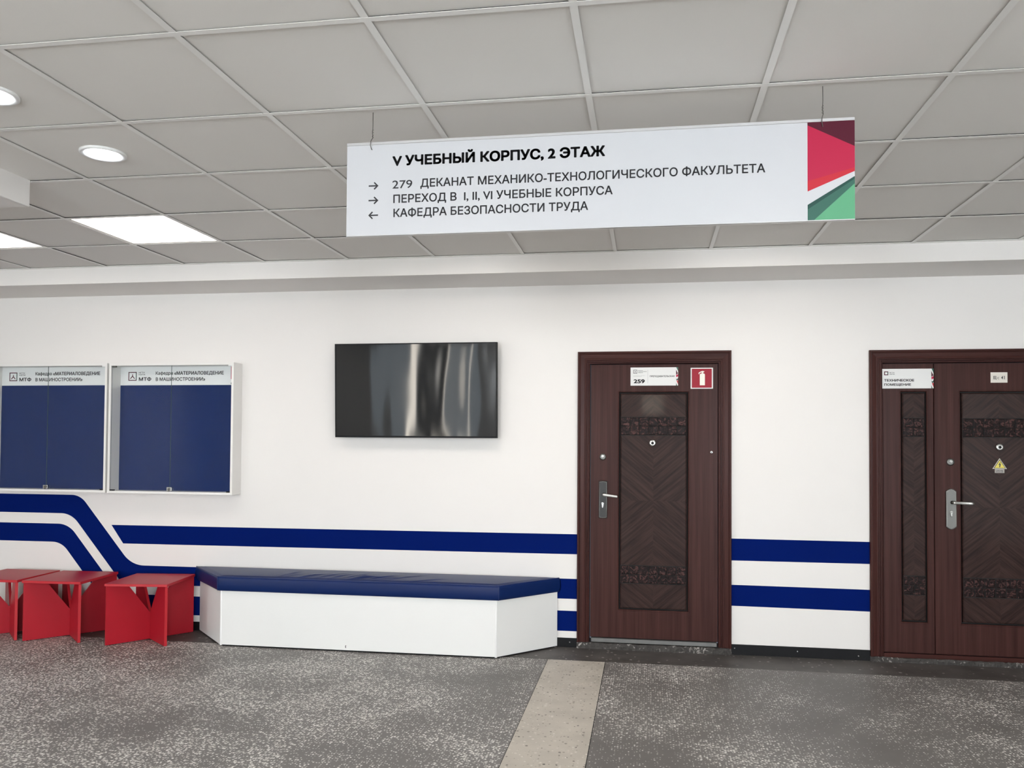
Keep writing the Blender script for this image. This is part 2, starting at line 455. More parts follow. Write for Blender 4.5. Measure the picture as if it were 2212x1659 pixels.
def add_text(bm, txt, x0, x1, base, cap, y, bold=0.0, depth=0.0006):
    if not CAPS:
        z = [p.y for P in contours('\u041d') for p in P]; CAPS.extend((min(z), max(z)))
    c0, c1 = CAPS[0] - bold, CAPS[1] + bold
    cs = contours(txt)
    xs = [p.x for P in cs for p in P]; a, b2 = min(xs) - bold, max(xs) + bold
    sx, sz = (x1 - x0) / (b2 - a), cap / (c1 - c0)
    f = lambda p: bm.verts.new((x0 + (p.x - a) * sx, y - depth, base + (p.y - c0) * sz))
    for g in glyph_groups(cs):
        ov, tris = fill(g)
        vm = {}
        for t in tris:
            for k in t:
                if k not in vm: vm[k] = f(ov[k])
            bm.faces.new([vm[k] for k in (t if (ov[t[1]] - ov[t[0]]).cross(ov[t[2]] - ov[t[0]]) > 0 else t[::-1])])
        if bold > 0:                                    # heavier weight: a stroke along every outline
            for P in g:
                n = len(P)
                for k in range(n):
                    p, q = P[k - 1], P[k]; d = (q - p).normalized(); r = Vector((-d.y, d.x)) * bold; e = d * bold * .45
                    bm.faces.new([f(c) for c in (p - e - r, q + e - r, q + e + r, p - e + r)])
def lettering(name, parent, txt, x0, x1, base, cap, y, bold=0.0, mat='ink'):
    bm = B(); add_text(bm, txt, x0, x1, base, cap, y, bold)
    return obj(name, bm, M[mat], parent, fix=False)
def patch(name, parent, pts, y, mat, depth=0.001):
    bm = B(); prism_y(bm, pts, y - depth, y)
    return obj(name, bm, M[mat], parent)

# ================================================================== THE SETTING
def structure(name, bm, mat, parent=None, origin=None):
    o = obj(name, bm, mat, parent, origin); o['kind'] = 'structure'; return o

# floor
bm = B(); box(bm, X0, X1, YB, D + 0.3, -0.10, 0)
floor = structure('floor', bm, M['terrazzo'])
bm = B(); box(bm, X0, X1, 5.312, D + 0.3, -0.002, 0.0008)
obj('border_strip', bm, M['border'], floor)['label'] = 'dark cement border along the wall'
bm = B(); box(bm, -0.645, -0.270, YB, 5.306, -0.002, 0.0008)
obj('inlay_strip', bm, M['inlay'], floor)['label'] = 'pale beige terrazzo strip'
bm = B()
box(bm, -0.648, -0.645, YB, 5.306, -0.002, 0.0009); box(bm, -0.270, -0.266, YB, 5.306, -0.002, 0.0009)
obj('divider_strip', bm, M['dark_gap'], floor)

# ceiling: boards sunk a few millimetres above the bars, so their edges show thin dark gaps
GX0, PITCH_T = -3.8061, 0.6
rows = [5.17, 5.17 - 0.577]
while rows[-1] > YB: rows.append(rows[-1] - 0.6)
cols = [GX0 + 0.6 * i for i in range(-9, 16)]
cols = [c for c in cols if X0 < c < X1]
xs_edges = [X0] + cols + [X1]
rows = [r for r in rows if r > YB] + [YB]
LIGHTS = {}     # (col index i, row j) -> kind of lamp in the ceiling
for i in (-1, 1, 4, 7): LIGHTS[(i, 1)] = 'panel'
for i in (-4, -1, 1, 4, 7, 10):
    for j in (7, 12): LIGHTS[(i, j)] = 'panel'
def cell(i, j):
    return GX0 + 0.6 * i, GX0 + 0.6 * (i + 1), rows[j + 1], rows[j]
bm = B()
for a, b2 in zip(xs_edges[:-1], xs_edges[1:]):
    i = round((a - GX0) / 0.6)
    for j in range(len(rows) - 1):
        if (i, j) in LIGHTS and abs(b2 - a - 0.6) < 0.01: continue
        v, _ = box(bm, a + 0.003, b2 - 0.003, rows[j + 1] + 0.003, rows[j] - 0.003, H + 0.0062, H + 0.020)
        tx, ty, tz = random.uniform(-.002, .002), random.uniform(-.002, .002), random.uniform(-.0012, .001)
        for q in v:
            q.co.z += tz + tx * (q.co.x - (a + b2) / 2) + ty * (q.co.y - rows[j])
box(bm, X0, X1, YB, D + 0.3, H + 0.16, H + 0.26)
ceiling = structure('ceiling', bm, M['tile'])
bm = B()
for c in cols: box(bm, c - 0.0115, c + 0.0115, YB, 5.17, H - 0.0004, H + 0.0006)
for r in rows[1:-1]: box(bm, X0, X1, r - 0.0115, r + 0.0115, H - 0.0007, H + 0.0005)
box(bm, X0, X1, 5.146, 5.17, H - 0.001, H + 0.0015)
obj('ceiling_grid', bm, M['grid'], ceiling)
bm = B()
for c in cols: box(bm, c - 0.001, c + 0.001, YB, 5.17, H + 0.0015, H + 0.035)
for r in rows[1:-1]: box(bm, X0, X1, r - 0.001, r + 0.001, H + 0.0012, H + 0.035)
obj('bar_web', bm, M['dark_gap'], ceiling)  # webs coloured near-black to deepen the shade in the gaps

# front wall with the two door openings
O1 = (-0.470, 0.556, 2.062); O2 = (1.477, 2.742, 2.053)
bm = B()
T = 0.22
box(bm, X0, O1[0], D, D + T, 0, H + .2)
box(bm, O1[0], O1[1], D, D + T, O1[2], H + .2)
box(bm, O1[1], O2[0], D, D + T, 0, H + .2)
box(bm, O2[0], O2[1], D, D + T, O2[2], H + .2)
box(bm, O2[1], X1, D, D + T, 0, H + .2)
wall_front = structure('wall_front', bm, M['wall'])
for nm, args in (('wall_left', (X0 - .2, X0, YB, D + T, 0, H + .2)), ('wall_right', (X1, X1 + .2, YB, D + T, 0, H + .2))):
    bm = B(); box(bm, *args); structure(nm, bm, M['wall_plain'])

# painted blue bands on the front wall
def stripe(pts):
    bm = B(); prism_y(bm, pts, D - 0.0009, D + 0.001)
    o = obj('painted_band', bm, M['wall_blue'], wall_front)
    return o
def arc(cx, cz, r, a0, a1, n=14):
    return [(cx + r * math.cos(math.radians(a0 + (a1 - a0) * k / n)), cz + r * math.sin(math.radians(a0 + (a1 - a0) * k / n))) for k in range(n + 1)]
L1, R1 = -0.476, 0.562
stripe([(-4.075, .7775), (-3.974, .6375), (L1, .6505), (L1, .7905)])
stripe([(R1, .787), (R1, .638), (1.47, .640), (1.47, .786)])
stripe([(R1, .473), (R1, .331), (1.47, .325), (1.47, .469)])
SL = math.atan2(0.972 - 0.684, 4.319 - 4.077)        # slope of the slanted run
def fillet(p, c, q, r, n=12):
    """points of a rounded corner at c between p and q"""
    p, c, q = Vector(p), Vector(c), Vector(q)
    a, b2 = (p - c).normalized(), (q - c).normalized()
    ang = a.angle(b2); t = r / math.tan(ang / 2)
    s, e = c + a * t, c + b2 * t
    o = c + (a + b2).normalized() * (r / math.sin(ang / 2))
    d0, d1 = s - o, e - o
    out = []
    th = d0.angle(d1)
    sgn = 1 if (d0.x * d1.y - d0.y * d1.x) > 0 else -1
    for k in range(n + 1):
        t2 = sgn * th * k / n
        out.append((o.x + d0.x * math.cos(t2) - d0.y * math.sin(t2), o.y + d0.x * math.sin(t2) + d0.y * math.cos(t2)))
    return out
def on_slant(x, z, z2):                                # x on the slanted line through (x, z) at height z2
    return x - (z2 - z) / math.tan(SL)
# upper band: comes level from the left, turns down the slant, runs level behind the bench
zt, zb, wt, wb = 1.003, 0.859, 0.474, 0.332
xo, xi = (-4.197, 0.826), (-4.218, 0.620)              # a point on its outer and inner slanted edge
pts = [(-8.5, zt)] + fillet((-8.5, zt), (on_slant(*xo, zt), zt), (on_slant(*xo, wt), wt), 0.16)
pts += fillet((on_slant(*xo, zt), zt), (on_slant(*xo, wt), wt), (L1, wt), 0.22)
pts += [(L1, .478), (L1, .338)]
pts += fillet((L1, wb), (on_slant(*xi, wb), wb), (on_slant(*xi, zb), zb), 0.10)
pts += fillet((on_slant(*xi, wb), wb), (on_slant(*xi, zb), zb), (-8.5, zb), 0.19)
pts += [(-8.5, zb)]
stripe(pts)
# lower band, the same turn further down
zt2, zb2, wt2, wb2 = 0.777, 0.636, 0.254, 0.113
xo2 = (-4.260, 0.560); xi2 = (-4.368, 0.480)
pts = [(-8.5, zt2)] + fillet((-8.5, zt2), (on_slant(*xo2, zt2), zt2), (on_slant(*xo2, wt2), wt2), 0.19)
pts += fillet((on_slant(*xo2, zt2), zt2), (on_slant(*xo2, wt2), wt2), (L1, wt2), 0.12)
pts += [(L1, wt2), (L1, wb2)]
pts += fillet((L1, wb2), (on_slant(*xi2, wb2), wb2), (on_slant(*xi2, zb2), zb2), 0.10)
pts += fillet((on_slant(*xi2, wb2), wb2), (on_slant(*xi2, zb2), zb2), (-8.5, zb2), 0.17)
pts += [(-8.5, zb2)]
stripe(pts)

# black skirting with its screws
bm = B()
box(bm, X0, L1, D - 0.006, D, 0.002, 0.066); box(bm, R1, 1.466, D - 0.006, D, 0.002, 0.072); box(bm, 2.76, X1, D - 0.006, D, 0.002, 0.07)
bevel(bm, 0.0015, 1)
skirt = structure('baseboard_front', bm, M['black'])
for x, z in ((-0.533, 0.037), (0.59, 0.046), (1.0, 0.043), (1.39, 0.030)):
    bm = B(); lathe(bm, [(0.0035, -0.0085), (0.0045, -0.0075), (0.0045, -0.006)], (x, D, z), 'y', 16)
    obj('screw', bm, M['chrome'], skirt)

# soffit along the wall and the boxed beam over the left of the hall
bm = B(); box(bm, X0, X1, 5.17, D, 2.549, H + .2)
structure('trim_1', bm, M['wall'])
bm = B(); box(bm, -3.95, -2.905, YB, 3.388, 2.546, H + .15); bevel(bm, 0.003, 1)
structure('trim_2', bm, M['wall'])

# back wall behind the camera, with tall clear windows added to light the ceiling, kept off the door reflections; the one facing the television has frosted panes with clear slits
WIN = [(-7.7, -6.8, 0.45, 2.5, 'clear'), (-5.35, -3.0, 0.12, 2.58, 'frosted'), (-2.55, -1.38, 0.45, 2.5, 'clear'), (-0.12, 0.32, 1.93, 2.35, 'transom'), (1.6, 3.7, 0.45, 2.5, 'clear')]
bm = B(); x = X0
for a, b2, z0, z1, kd in WIN:
    box(bm, x, a, YB - .3, YB, 0, H + .2); box(bm, a, b2, YB - .3, YB, 0, z0); box(bm, a, b2, YB - .3, YB, z1, H + .2); x = b2
box(bm, x, X1, YB - .3, YB, 0, H + .2)
structure('wall_back', bm, M['wall_plain'])
for k, (a, b2, z0, z1, kd) in enumerate(WIN):
    bm = B(); fw = .03 if kd == 'transom' else .06
    bars = [(a, a + fw, z0, z1), (b2 - fw, b2, z0, z1), (a, b2, z0, z0 + fw), (a, b2, z1 - fw, z1)]
    if kd == 'clear': bars.append(((a + b2) / 2 - .04, (a + b2) / 2 + .04, z0, z1))
    for q in bars: box(bm, q[0], q[1], YB - .2, YB - .12, q[2], q[3])
    wf = structure('window_%d' % (k + 1), bm, M['white_edge'])
    if kd == 'frosted':
        for nm, u, v, mt_ in (('frosted_pane', a + .03, -4.68, 'window_frosted'), ('clear_pane', -4.68, -4.50, 'window_slit'), ('frosted_pane', -4.50, -4.42, 'window_frosted'), ('dark_board', -4.42, -4.02, 'gunmetal'),  # dark board added to darken the middle of the television's reflection
                             ('clear_pane', -4.02, -3.97, 'window_slit'), ('frosted_pane', -3.97, -3.62, 'window_frosted'), ('clear_pane', -3.62, -3.57, 'window_slit'), ('frosted_pane', -3.57, b2 - .03, 'window_frosted')):
            bm = B(); box(bm, u, v, YB - .19, YB - .18, z0 + .03, z1 - .03); obj(nm, bm, M[mt_], wf)
    else:
        bm = B(); box(bm, a + .02, b2 - .02, YB - .19, YB - .18, z0 + .02, z1 - .02)
        obj('window_pane', bm, M['window_added' if kd == 'clear' else 'window_transom'], wf)

# ================================================================== LAMPS
lamp_labels = {(-1, 1): 'lit square ceiling panel cut off by the left edge of the photo', (1, 1): 'lit square ceiling panel whole in view above the display cases',
               (4, 1): 'lit square ceiling panel hidden behind the left half of the hanging sign', (7, 1): 'lit square ceiling panel hidden behind the right half of the hanging sign'}
for (i, j), kd in LIGHTS.items():
    a, b2, y0, y1 = cell(i, j)
    if b2 > X1 or a < X0 or y0 < YB: continue
    lab = lamp_labels.get((i, j), 'lit square ceiling panel over the hall behind the camera')
    t = thing('ceiling_light', lab, 'ceiling light', ((a + b2) / 2, (y0 + y1) / 2, H + 0.02), 'square ceiling panels')
    bm = B()
    for q in ((a + .004, a + .020, y0 + .004, y1 - .004), (b2 - .020, b2 - .004, y0 + .004, y1 - .004), (a + .02, b2 - .02, y0 + .004, y0 + .020), (a + .02, b2 - .02, y1 - .020, y1 - .004)):
        box(bm, *q, H + 0.003, H + 0.03)
    obj('frame', bm, M['grid'], t)
    bm = B(); box(bm, a + .02, b2 - .02, y0 + .02, y1 - .02, H + 0.005, H + 0.012)
    obj('diffuser', bm, M['panel_light_dim' if (i < 3 and j == 1) else 'panel_light'], t)
    bm = B(); box(bm, a + .02, b2 - .02, y0 + .02, y1 - .02, H + 0.013, H + 0.05)
    obj('housing', bm, M['grid'], t)
for k, (x, y, lab) in enumerate(((-2.306, 3.093, 'round white downlight whole in view, near the boxed beam'), (-2.306, 2.493, 'round white downlight cut off by the left edge of the photo'))):
    t = thing('downlight', lab, 'downlight', (x, y, H), 'round recessed downlights')
    bm = B(); lathe(bm, [(0.068, 0.006), (0.070, -0.003), (0.085, -0.006), (0.092, -0.003), (0.093, 0.006)], (x, y, H), 'z', 48)
    obj('trim_ring', bm, M['white_edge'], t)
    bm = B(); lathe(bm, [(0.0675, -0.0015), (0.045, -0.004), (0.012, -0.0055)], (x, y, H), 'z', 48)
    obj('lens', bm, M['down_light'], t)

# ================================================================== DOORS
def rect_loops(bm, x0, x1, z0, z1, prof, close_inner=True, mi=0):
    """rings of a rectangle: prof = (inset, y) from outside in"""
    loops = []
    for ins, y in prof:
        loops.append([bm.verts.new(p) for p in ((x0 + ins, y, z0 + ins), (x1 - ins, y, z0 + ins), (x1 - ins, y, z1 - ins), (x0 + ins, y, z1 - ins))])
    for a, b2 in zip(loops[:-1], loops[1:]):
        for k in range(4):
            bm.faces.new((a[k], a[(k + 1) % 4], b2[(k + 1) % 4], b2[k])).material_index = mi
    if close_inner: bm.faces.new(loops[-1]).material_index = mi
    return loops
def door_frame(name, root, x0, x1, z0, z1):
    prof = [(0, D + .004), (0, D - .022), (.003, D - .026), (.011, D - .026), (.014, D - .020), (.017, D - .020), (.020, D - .015), (.045, D - .011),
            (.052, D - .012), (.054, D - .017), (.059, D - .017), (.061, D - .009), (.064, D - .009), (.066, D - .013), (.071, D - .013), (.073, D - .004), (.077, D - .004), (.079, D - .007), (.083, D - .007), (.085, D + .002), (.087, D + .03)]
    bm = B(); lines = []
    for d, y in prof:
        lines.append([bm.verts.new(p) for p in ((x0 + d, y, z0), (x0 + d, y, z1 - d), (x1 - d, y, z1 - d), (x1 - d, y, z0))])
    for a, b2 in zip(lines[:-1], lines[1:]):
        for k in range(3):
            bm.faces.new((a[k], a[k + 1], b2[k + 1], b2[k])).material_index = 1 if k == 1 else 0
    return obj(name, bm, [M['wood_frame'], M['wood_frame_h']], root)
YL = D + 0.008                                             # front face of the leaves
def door_leaf(root, x0, x1, z0, z1, px0, px1, pz0, pz1, ncol, bands, label=None):
    bm = B()
    bv = .0025
    # stiles and rails around the panel opening
    o = [bm.verts.new(p) for p in ((x0 + bv, YL, z0 + bv), (x1 - bv, YL, z0 + bv), (x1 - bv, YL, z1 - bv), (x0 + bv, YL, z1 - bv))]
    s = [bm.verts.new(p) for p in ((x0, YL + bv, z0), (x1, YL + bv, z0), (x1, YL + bv, z1), (x0, YL + bv, z1))]
    e = [bm.verts.new(p) for p in ((x0, YL + .05, z0), (x1, YL + .05, z0), (x1, YL + .05, z1), (x0, YL + .05, z1))]
    for k in range(4):
        k2 = (k + 1) % 4
        bm.faces.new((s[k], s[k2], o[k2], o[k])); bm.faces.new((e[k], e[k2], s[k2], s[k]))
    bm.faces.new(e[::-1])
    prof = [(0, YL), (.002, YL - .0015), (.006, YL - .0015), (.009, YL + .001), (.011, YL + .004)]
    loops = rect_loops(bm, px0, px1, pz0, pz1, prof[:5], close_inner=False)
    rect_loops(bm, px0 + .011, px1 - .011, pz0 + .011, pz1 - .011, [(0, YL + .004), (.001, YL + .022), (.012, YL + .022)], mi=1)  # groove faces coloured near-black, shade put into the recess
    for k in range(4):
        k2 = (k + 1) % 4
        bm.faces.new((o[k], o[k2], loops[0][k2], loops[0][k]))
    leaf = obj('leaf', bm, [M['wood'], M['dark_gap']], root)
    # raised veneered field, its origin at the centre of the chevrons
    c = ((px0 + px1) / 2, YL, (pz0 + pz1) / 2)
    bm = B()
    i0, i1, k0, k1 = px0 + .019, px1 - .019, pz0 + .019, pz1 - .019
    rect_loops(bm, i0, i1, k0, k1, [(0, YL + .021), (.002, YL + .004), (.006, YL + .001), (.009, YL + .003)])
    obj('panel', bm, M['chevron'], leaf, origin=c)
    f0, f1 = i0 + .004, i1 - .004
    for (b0, b1) in bands:
        bm = B()
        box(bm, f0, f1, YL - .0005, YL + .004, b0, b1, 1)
        for r in range(2):
            for q in range(ncol):
                wq, hq = (f1 - f0) / ncol, (b1 - b0 - .006) / 2
                tx0, tz0 = f0 + q * wq + .0022, b0 + .003 + r * hq + .002
                tx1, tz1 = tx0 + wq - .0044, tz0 + hq - .004
                jj = random.uniform(-.0006, .0006)
                rect_loops(bm, tx0, tx1, tz0, tz1, [(0, YL - .0004), (.0006, YL - .0035 + jj), (.004, YL - .0045 + jj)])
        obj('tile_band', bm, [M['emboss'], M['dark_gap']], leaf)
    return leaf
def disc_lock(name, root, x, z, r, y=YL, mats=('steel', 'black'), slot=True):
    bm = B()
    lathe(bm, [(r, 0.001), (r, -.003), (r * .9, -.007), (r * .55, -.009), (r * .5, -.0085)], (x, y, z), 'y', 36)
    o = obj(name, bm, M[mats[0]], root)
    bm = B(); lathe(bm, [(r * .40, -.0082), (r * .38, -.0125), (r * .30, -.0125), (r * .27, -.011)], (x, y, z + (r * .25 if slot else 0)), 'y', 24)
    obj('cylinder' if slot else 'lens', bm, M['chrome' if slot else 'gunmetal'], o)
    if slot:
        bm = B(); box(bm, x - r * .2, x + r * .2, y - .0132, y - .0105, z + r * .20, z + r * .30); obj('keyhole', bm, M['black'], o)
    else:
        bm = B(); lathe(bm, [(r * .22, -.0112), (r * .15, -.0128), (r * .05, -.0132)], (x, y, z), 'y', 20); obj('eyepiece', bm, M['black'], o)
    return o
def lever_set(root, x0, x1, z0, z1, mat, lx, lz, x_end, z_end, cz_, round_ends):
    bm = B(); n = 10
    if round_ends:
        rise = .018
        top = [(x0 + (x1 - x0) * k / n, z1 - rise + rise * math.sin(math.pi * k / n)) for k in range(n + 1)]
        bot = [(x1 - (x1 - x0) * k / n, z0 + rise - rise * math.sin(math.pi * k / n)) for k in range(n + 1)]
    else:
        rise = .003
        top = [(x0 + (x1 - x0) * k / n, z1 - rise + rise * math.sin(math.pi * k / n)) for k in range(n + 1)]
        bot = [(x1 - (x1 - x0) * k / n, z0 + rise - rise * math.sin(math.pi * k / n)) for k in range(n + 1)]
    prism_y(bm, top + bot, YL - .014, YL + .001); bevel(bm, .004, 2, 0.9)
    pl = obj('handle_plate', bm, M[mat], root)
    # bright rim inside the plate's edge
    bm = B()
    edge = [(x + (.005 if x < (x0 + x1) / 2 else -.005), YL - .0143, z + (-.006 if z > (z0 + z1) / 2 else .006)) for x, z in top + bot]
    tube(bm, edge + [edge[0]], .0012, 6); obj('rim', bm, M['lever'], pl)
    bm = B()
    lathe(bm, [(.011, -.012), (.011, -.020), (.009, -.022), (.009, -.050)], (lx, YL, lz), 'y', 24)
    obj('spindle', bm, M['steel'], pl)
    bm = B(); k = 12; rings = []
    for q in range(k + 1):
        t = q / k
        px = lx - .008 + (x_end - lx + .008) * t; pz = lz + (z_end - lz) * t
        hh = .0098 * (1 if 0 < q < k else .7); dd = .0055 * (1 if 0 < q < k else .7)
        yy = YL - .050 + .004 * math.sin(math.pi * t)
        sq = lambda c: math.copysign(abs(c) ** .45, c)
        rings.append([bm.verts.new((px, yy + dd * sq(math.cos(a)), pz + hh * sq(math.sin(a)))) for a in [2 * math.pi * j / 14 for j in range(14)]])
    for a, b2 in zip(rings[:-1], rings[1:]):
        for j in range(14): bm.faces.new((a[j], a[(j + 1) % 14], b2[(j + 1) % 14], b2[j])).smooth = True
    bm.faces.new(rings[0]); bm.faces.new(rings[-1][::-1])
    obj('lever', bm, M['lever'], pl)
    cx = (x0 + x1) / 2 - .002
    bm = B()
    pts = arc(cx, cz_ + .010, .0095, -40, 220, 16) + arc(cx, cz_ - .014, .0065, 210, 330, 8)
    prism_y(bm, pts, YL - .022, YL - .013); bevel(bm, .0015, 1, 0.9)
    obj('cylinder', bm, M['chrome'], pl)
    bm = B(); prism_y(bm, [(cx - .005, cz_ + .009), (cx + .005, cz_ + .009), (cx + .005, cz_ + .0115), (cx - .005, cz_ + .0115)], YL - .0226, YL - .021)
    obj('keyhole', bm, M['black'], pl)
    return pl

d1 = thing('door_1', 'dark wooden door with room plate 259 and a red extinguisher sign', 'door', (0.043, D, 0), kind='structure')
door_frame('door_frame', d1, -.483, .568, .045, 2.072)
door_leaf(d1, -.393, .479, .078, 1.983, -.205, .290, .266, 1.799, 7, [(1.486, 1.617), (.457, .585)])
bm = B(); box(bm, -.385, .472, D - .002, D + .06, .046, .073); bevel(bm, .002, 1); obj('threshold_strip', bm, M['zinc'], d1)
bm = B()
def rubble(bm, x0, x1, y0, z1, nseg=60):
    top, bot = [], []
    for k in range(nseg + 1):
        x = x0 + (x1 - x0) * k / nseg
        a = bm.verts.new((x, y0 + random.uniform(-.004, .003), 0)); b2 = bm.verts.new((x, y0 + random.uniform(-.004, .003), z1 * random.uniform(.45, .6)))
        c = bm.verts.new((x, y0 + random.uniform(0, .010), z1 + random.uniform(-.006, 0))); d = bm.verts.new((x, D + .12, z1 - .003)); e = bm.verts.new((x, D + .12, 0))
        cur = (a, b2, c, d, e)
        if k:
            for q in range(4): bm.faces.new((prev[q], cur[q], cur[q + 1], prev[q + 1]))
        else: bm.faces.new(cur)
        prev = cur
    bm.faces.new(prev[::-1])
rubble(bm, -.484, .569, D - .014, .044)
obj('sill', bm, M['plaster'], d1)['label'] = 'chipped plaster sill under the door'
disc_lock('peephole', d1, .037, 1.434, .0235, mats=('chrome', 'black'), slot=False)
disc_lock('upper_lock', d1, -.307, 1.335, .0235)
disc_lock('hinge_stud', d1, .437, 1.374, .010, mats=('chrome', 'black'), slot=False)
lever_set(d1, -.334, -.275, .906, 1.168, 'gunmetal', -.300, 1.074, -.200, 1.060, 1.000, False)

d2 = thing('door_2', 'dark wooden double door at the right edge with a narrow side leaf', 'door', (2.11, D, 0), kind='structure')
door_frame('door_frame', d2, 1.464, 2.756, .035, 2.063)
door_leaf(d2, 1.553, 1.871, .062, 1.974, 1.657, 1.838, .254, 1.797, 2, [(1.486, 1.614), (.442, .570)])
door_leaf(d2, 1.875, 2.668, .062, 1.974, 2.026, 2.521, .254, 1.797, 7, [(1.484, 1.612), (.438, .568)])
bm = B(); box(bm, 1.552, 2.668, D - .002, D + .06, .030, .058); obj('threshold_strip', bm, M['wood_frame_h'], d2)
bm = B(); rubble(bm, 1.463, 2.757, D - .014, .033, 70); obj('sill', bm, M['plaster'], d2)
disc_lock('peephole', d2, 2.274, 1.422, .0235, mats=('chrome', 'black'), slot=False)
disc_lock('upper_lock', d2, 1.973, 1.322, .0245)
lever_set(d2, 1.941, 2.006, .880, 1.148, 'steel', 1.978, 1.058, 2.098, 1.054, .985, True)

# ---- plates and stickers on the doors
def strip_pattern(root, x0, x1, z0, z1, y):
    w_, h_ = x1 - x0, z1 - z0
    P = lambda *q: [(x0 + a * w_, z0 + b2 * h_) for a, b2 in q]
    for mat, q in (('green_mid', P((.1, 1), (1, 1), (1, .78))), ('maroon', P((0, .88), (.75, .70), (1, .66), (.2, .60), (0, .60))), ('crimson', P((0, .58), (1, .62), (1, .5), (.1, .45))),
                   ('green_dark', P((0, .40), (.5, .34), (1, .42), (1, .30), (.25, .28))), ('scarlet', P((.2, .28), (1, .27), (1, .06))), ('green_mid', P((0, .16), (.0, 0), (.55, 0)))):
        patch('printed_pattern', root, q, y, mat, .0006)
def open_square(root, x0, x1, z0, z1, y, t):
    bm = B()
    for a, b2, c, d in ((x0, x1, z0, z0 + t), (x0, x1, z1 - t, z1), (x0, x0 + t, z0 + t, z1 - t), (x1 - t, x1, z0 + t, z1 - t)):
        box(bm, a, b2, y - .0006, y, c, d)
    # the frame fades from crimson at the left to green at the right
    for f in bm.faces: f.material_index = 1 if f.calc_center_median().x > (x0 + x1) / 2 + (x1 - x0) * .2 else 0
    return bm
YP = YL - .004
s = .09946
def m259(px, py):                                            # plate picture -> wall coordinates
    x = -.116 + (px - 225) / (1255 - 225) * .327; z = 1.961 - (py - 240) / (632 - 240) * .127
    return x, z
t = thing('room_plate', 'white room plate reading 259 at the top of the single door', 'sign', (.047, YL, 1.834))
bm = B(); box(bm, -.116, .211, YP, YL + .0005, 1.834, 1.961); bevel(bm, .001, 1); obj('plate', bm, M['plate_white'], t)
a, b2 = m259(293, 580); c, d = m259(535, 492); lettering('room_number', t, '259', a, c, b2, d - b2, YP, .040)
a, b2 = m259(643, 450); c, d = m259(1175, 413); lettering('lettering', t, 'ПРЕПОДАВАТЕЛЬСКАЯ', a, c, b2, d - b2, YP, .026)
for txt, y0, y1, xe in (('Механико-', 300, 314, 500), ('технологический', 321, 336, 575), ('факультет', 343, 358, 497)):
    a, b2 = m259(392, y1); c, d = m259(xe, y0); lettering('lettering', t, txt, a, c, b2, d - b2, YP, .02)
bm = B()
for y0, xe in ((413, 540), (432, 465)):
    x = 288
    while x < xe:
        wd = random.uniform(14, 40); a, b2 = m259(x, y0 + 6); c, d = m259(min(x + wd, xe), y0); box(bm, a, c, YP - .0005, YP, b2, d); x += wd + 6
obj('fine_print', bm, M['ink_soft'], t)
a, b2 = m259(597, 585); c, d = m259(603, 290); bm = B(); box(bm, a, c, YP - .0005, YP, b2, d); obj('divider', bm, M['ink_soft'], t)
a, b2 = m259(287, 370); c, d = m259(370, 292); obj('emblem', open_square(t, a, c, b2, d, YP, .003), [M['ink'], M['ink']], t)
bm = B(); cx, cz = (a + c) / 2, (b2 + d) / 2
prism_y(bm, [(cx, cz + .006), (cx - .006, cz - .005), (cx - .003, cz - .005), (cx, cz + .001), (cx + .003, cz - .005), (cx + .006, cz - .005)], YP - .0006, YP); obj('emblem_mark', bm, M['ink'], t)
a, b2 = m259(1210, 632); c, d = m259(1254, 240); strip_pattern(t, a, c, b2, d, YP)

t = thing('extinguisher_sign', 'red square sign with a white fire extinguisher on the single door', 'sign', (.371, YL, 1.811))
bm = B(); box(bm, .296, .447, YP, YL + .0005, 1.811, 1.956); bevel(bm, .001, 1); obj('plate', bm, M['plate_white'], t)
bm = B(); box(bm, .304, .439, YP - .0006, YP, 1.818, 1.949); obj('red_field', bm, M['sig_red'], t)
def mx(px, py): return .296 + (px - 1532) / 486 * .151, 1.956 - (py - 250) / 458 * .145
bm = B()
body = [(1732, 633), (1842, 633), (1842, 400), (1836, 385), (1820, 376), (1802, 374), (1802, 360), (1812, 353), (1832, 340), (1828, 330), (1792, 320), (1760, 330), (1712, 352), (1704, 388), (1718, 392), (1726, 366), (1768, 350), (1776, 360), (1774, 374), (1752, 377), (1738, 386), (1732, 400)]
prism_y(bm, [mx(*q) for q in body], YP - .0012, YP - .0006); obj('pictogram', bm, M['cream'], t)

t = thing('technical_plate', 'white plate lettered in two lines above the narrow leaf of the double door', 'sign', (1.707, YL, 1.808))
bm = B(); box(bm, 1.541, 1.872, YP, YL + .0005, 1.808, 1.939); bevel(bm, .001, 1); obj('plate', bm, M['plate_white'], t)
def mt(px, py): return 1.541 + (px - 157) / (915 - 157) * .331, 1.939 - (py - 182) / (460 - 182) * .131
for txt, x0, x1, y0, y1, bd in (('ТЕХНИЧЕСКОЕ', 205, 637, 327, 362, .036), ('ПОМЕЩЕНИЕ', 205, 592, 388, 422, .036), ('НГТУ', 281, 355, 229, 242, .03), ('НЭТИ', 281, 355, 251, 264, .03)):
    a, b2 = mt(x0, y1); c, d = mt(x1, y0); lettering('lettering', t, txt, a, c, b2, d - b2, YP, bd)
a, b2 = mt(205, 272); c, d = mt(265, 218); obj('emblem', open_square(t, a, c, b2, d, YP, .0055), [M['maroon'], M['green_dark']], t)
a, b2 = mt(882, 460); c, d = mt(914, 182); strip_pattern(t, a, c, b2, d, YP)

t = thing('switchboard_tag', 'small cream tag reading Щс 41 on the wide leaf of the double door', 'sign', (2.274, YL, 1.844))
bm = B(); box(bm, 2.223, 2.325, YP + .002, YL + .0005, 1.844, 1.912); obj('paper', bm, M['paper'], t)
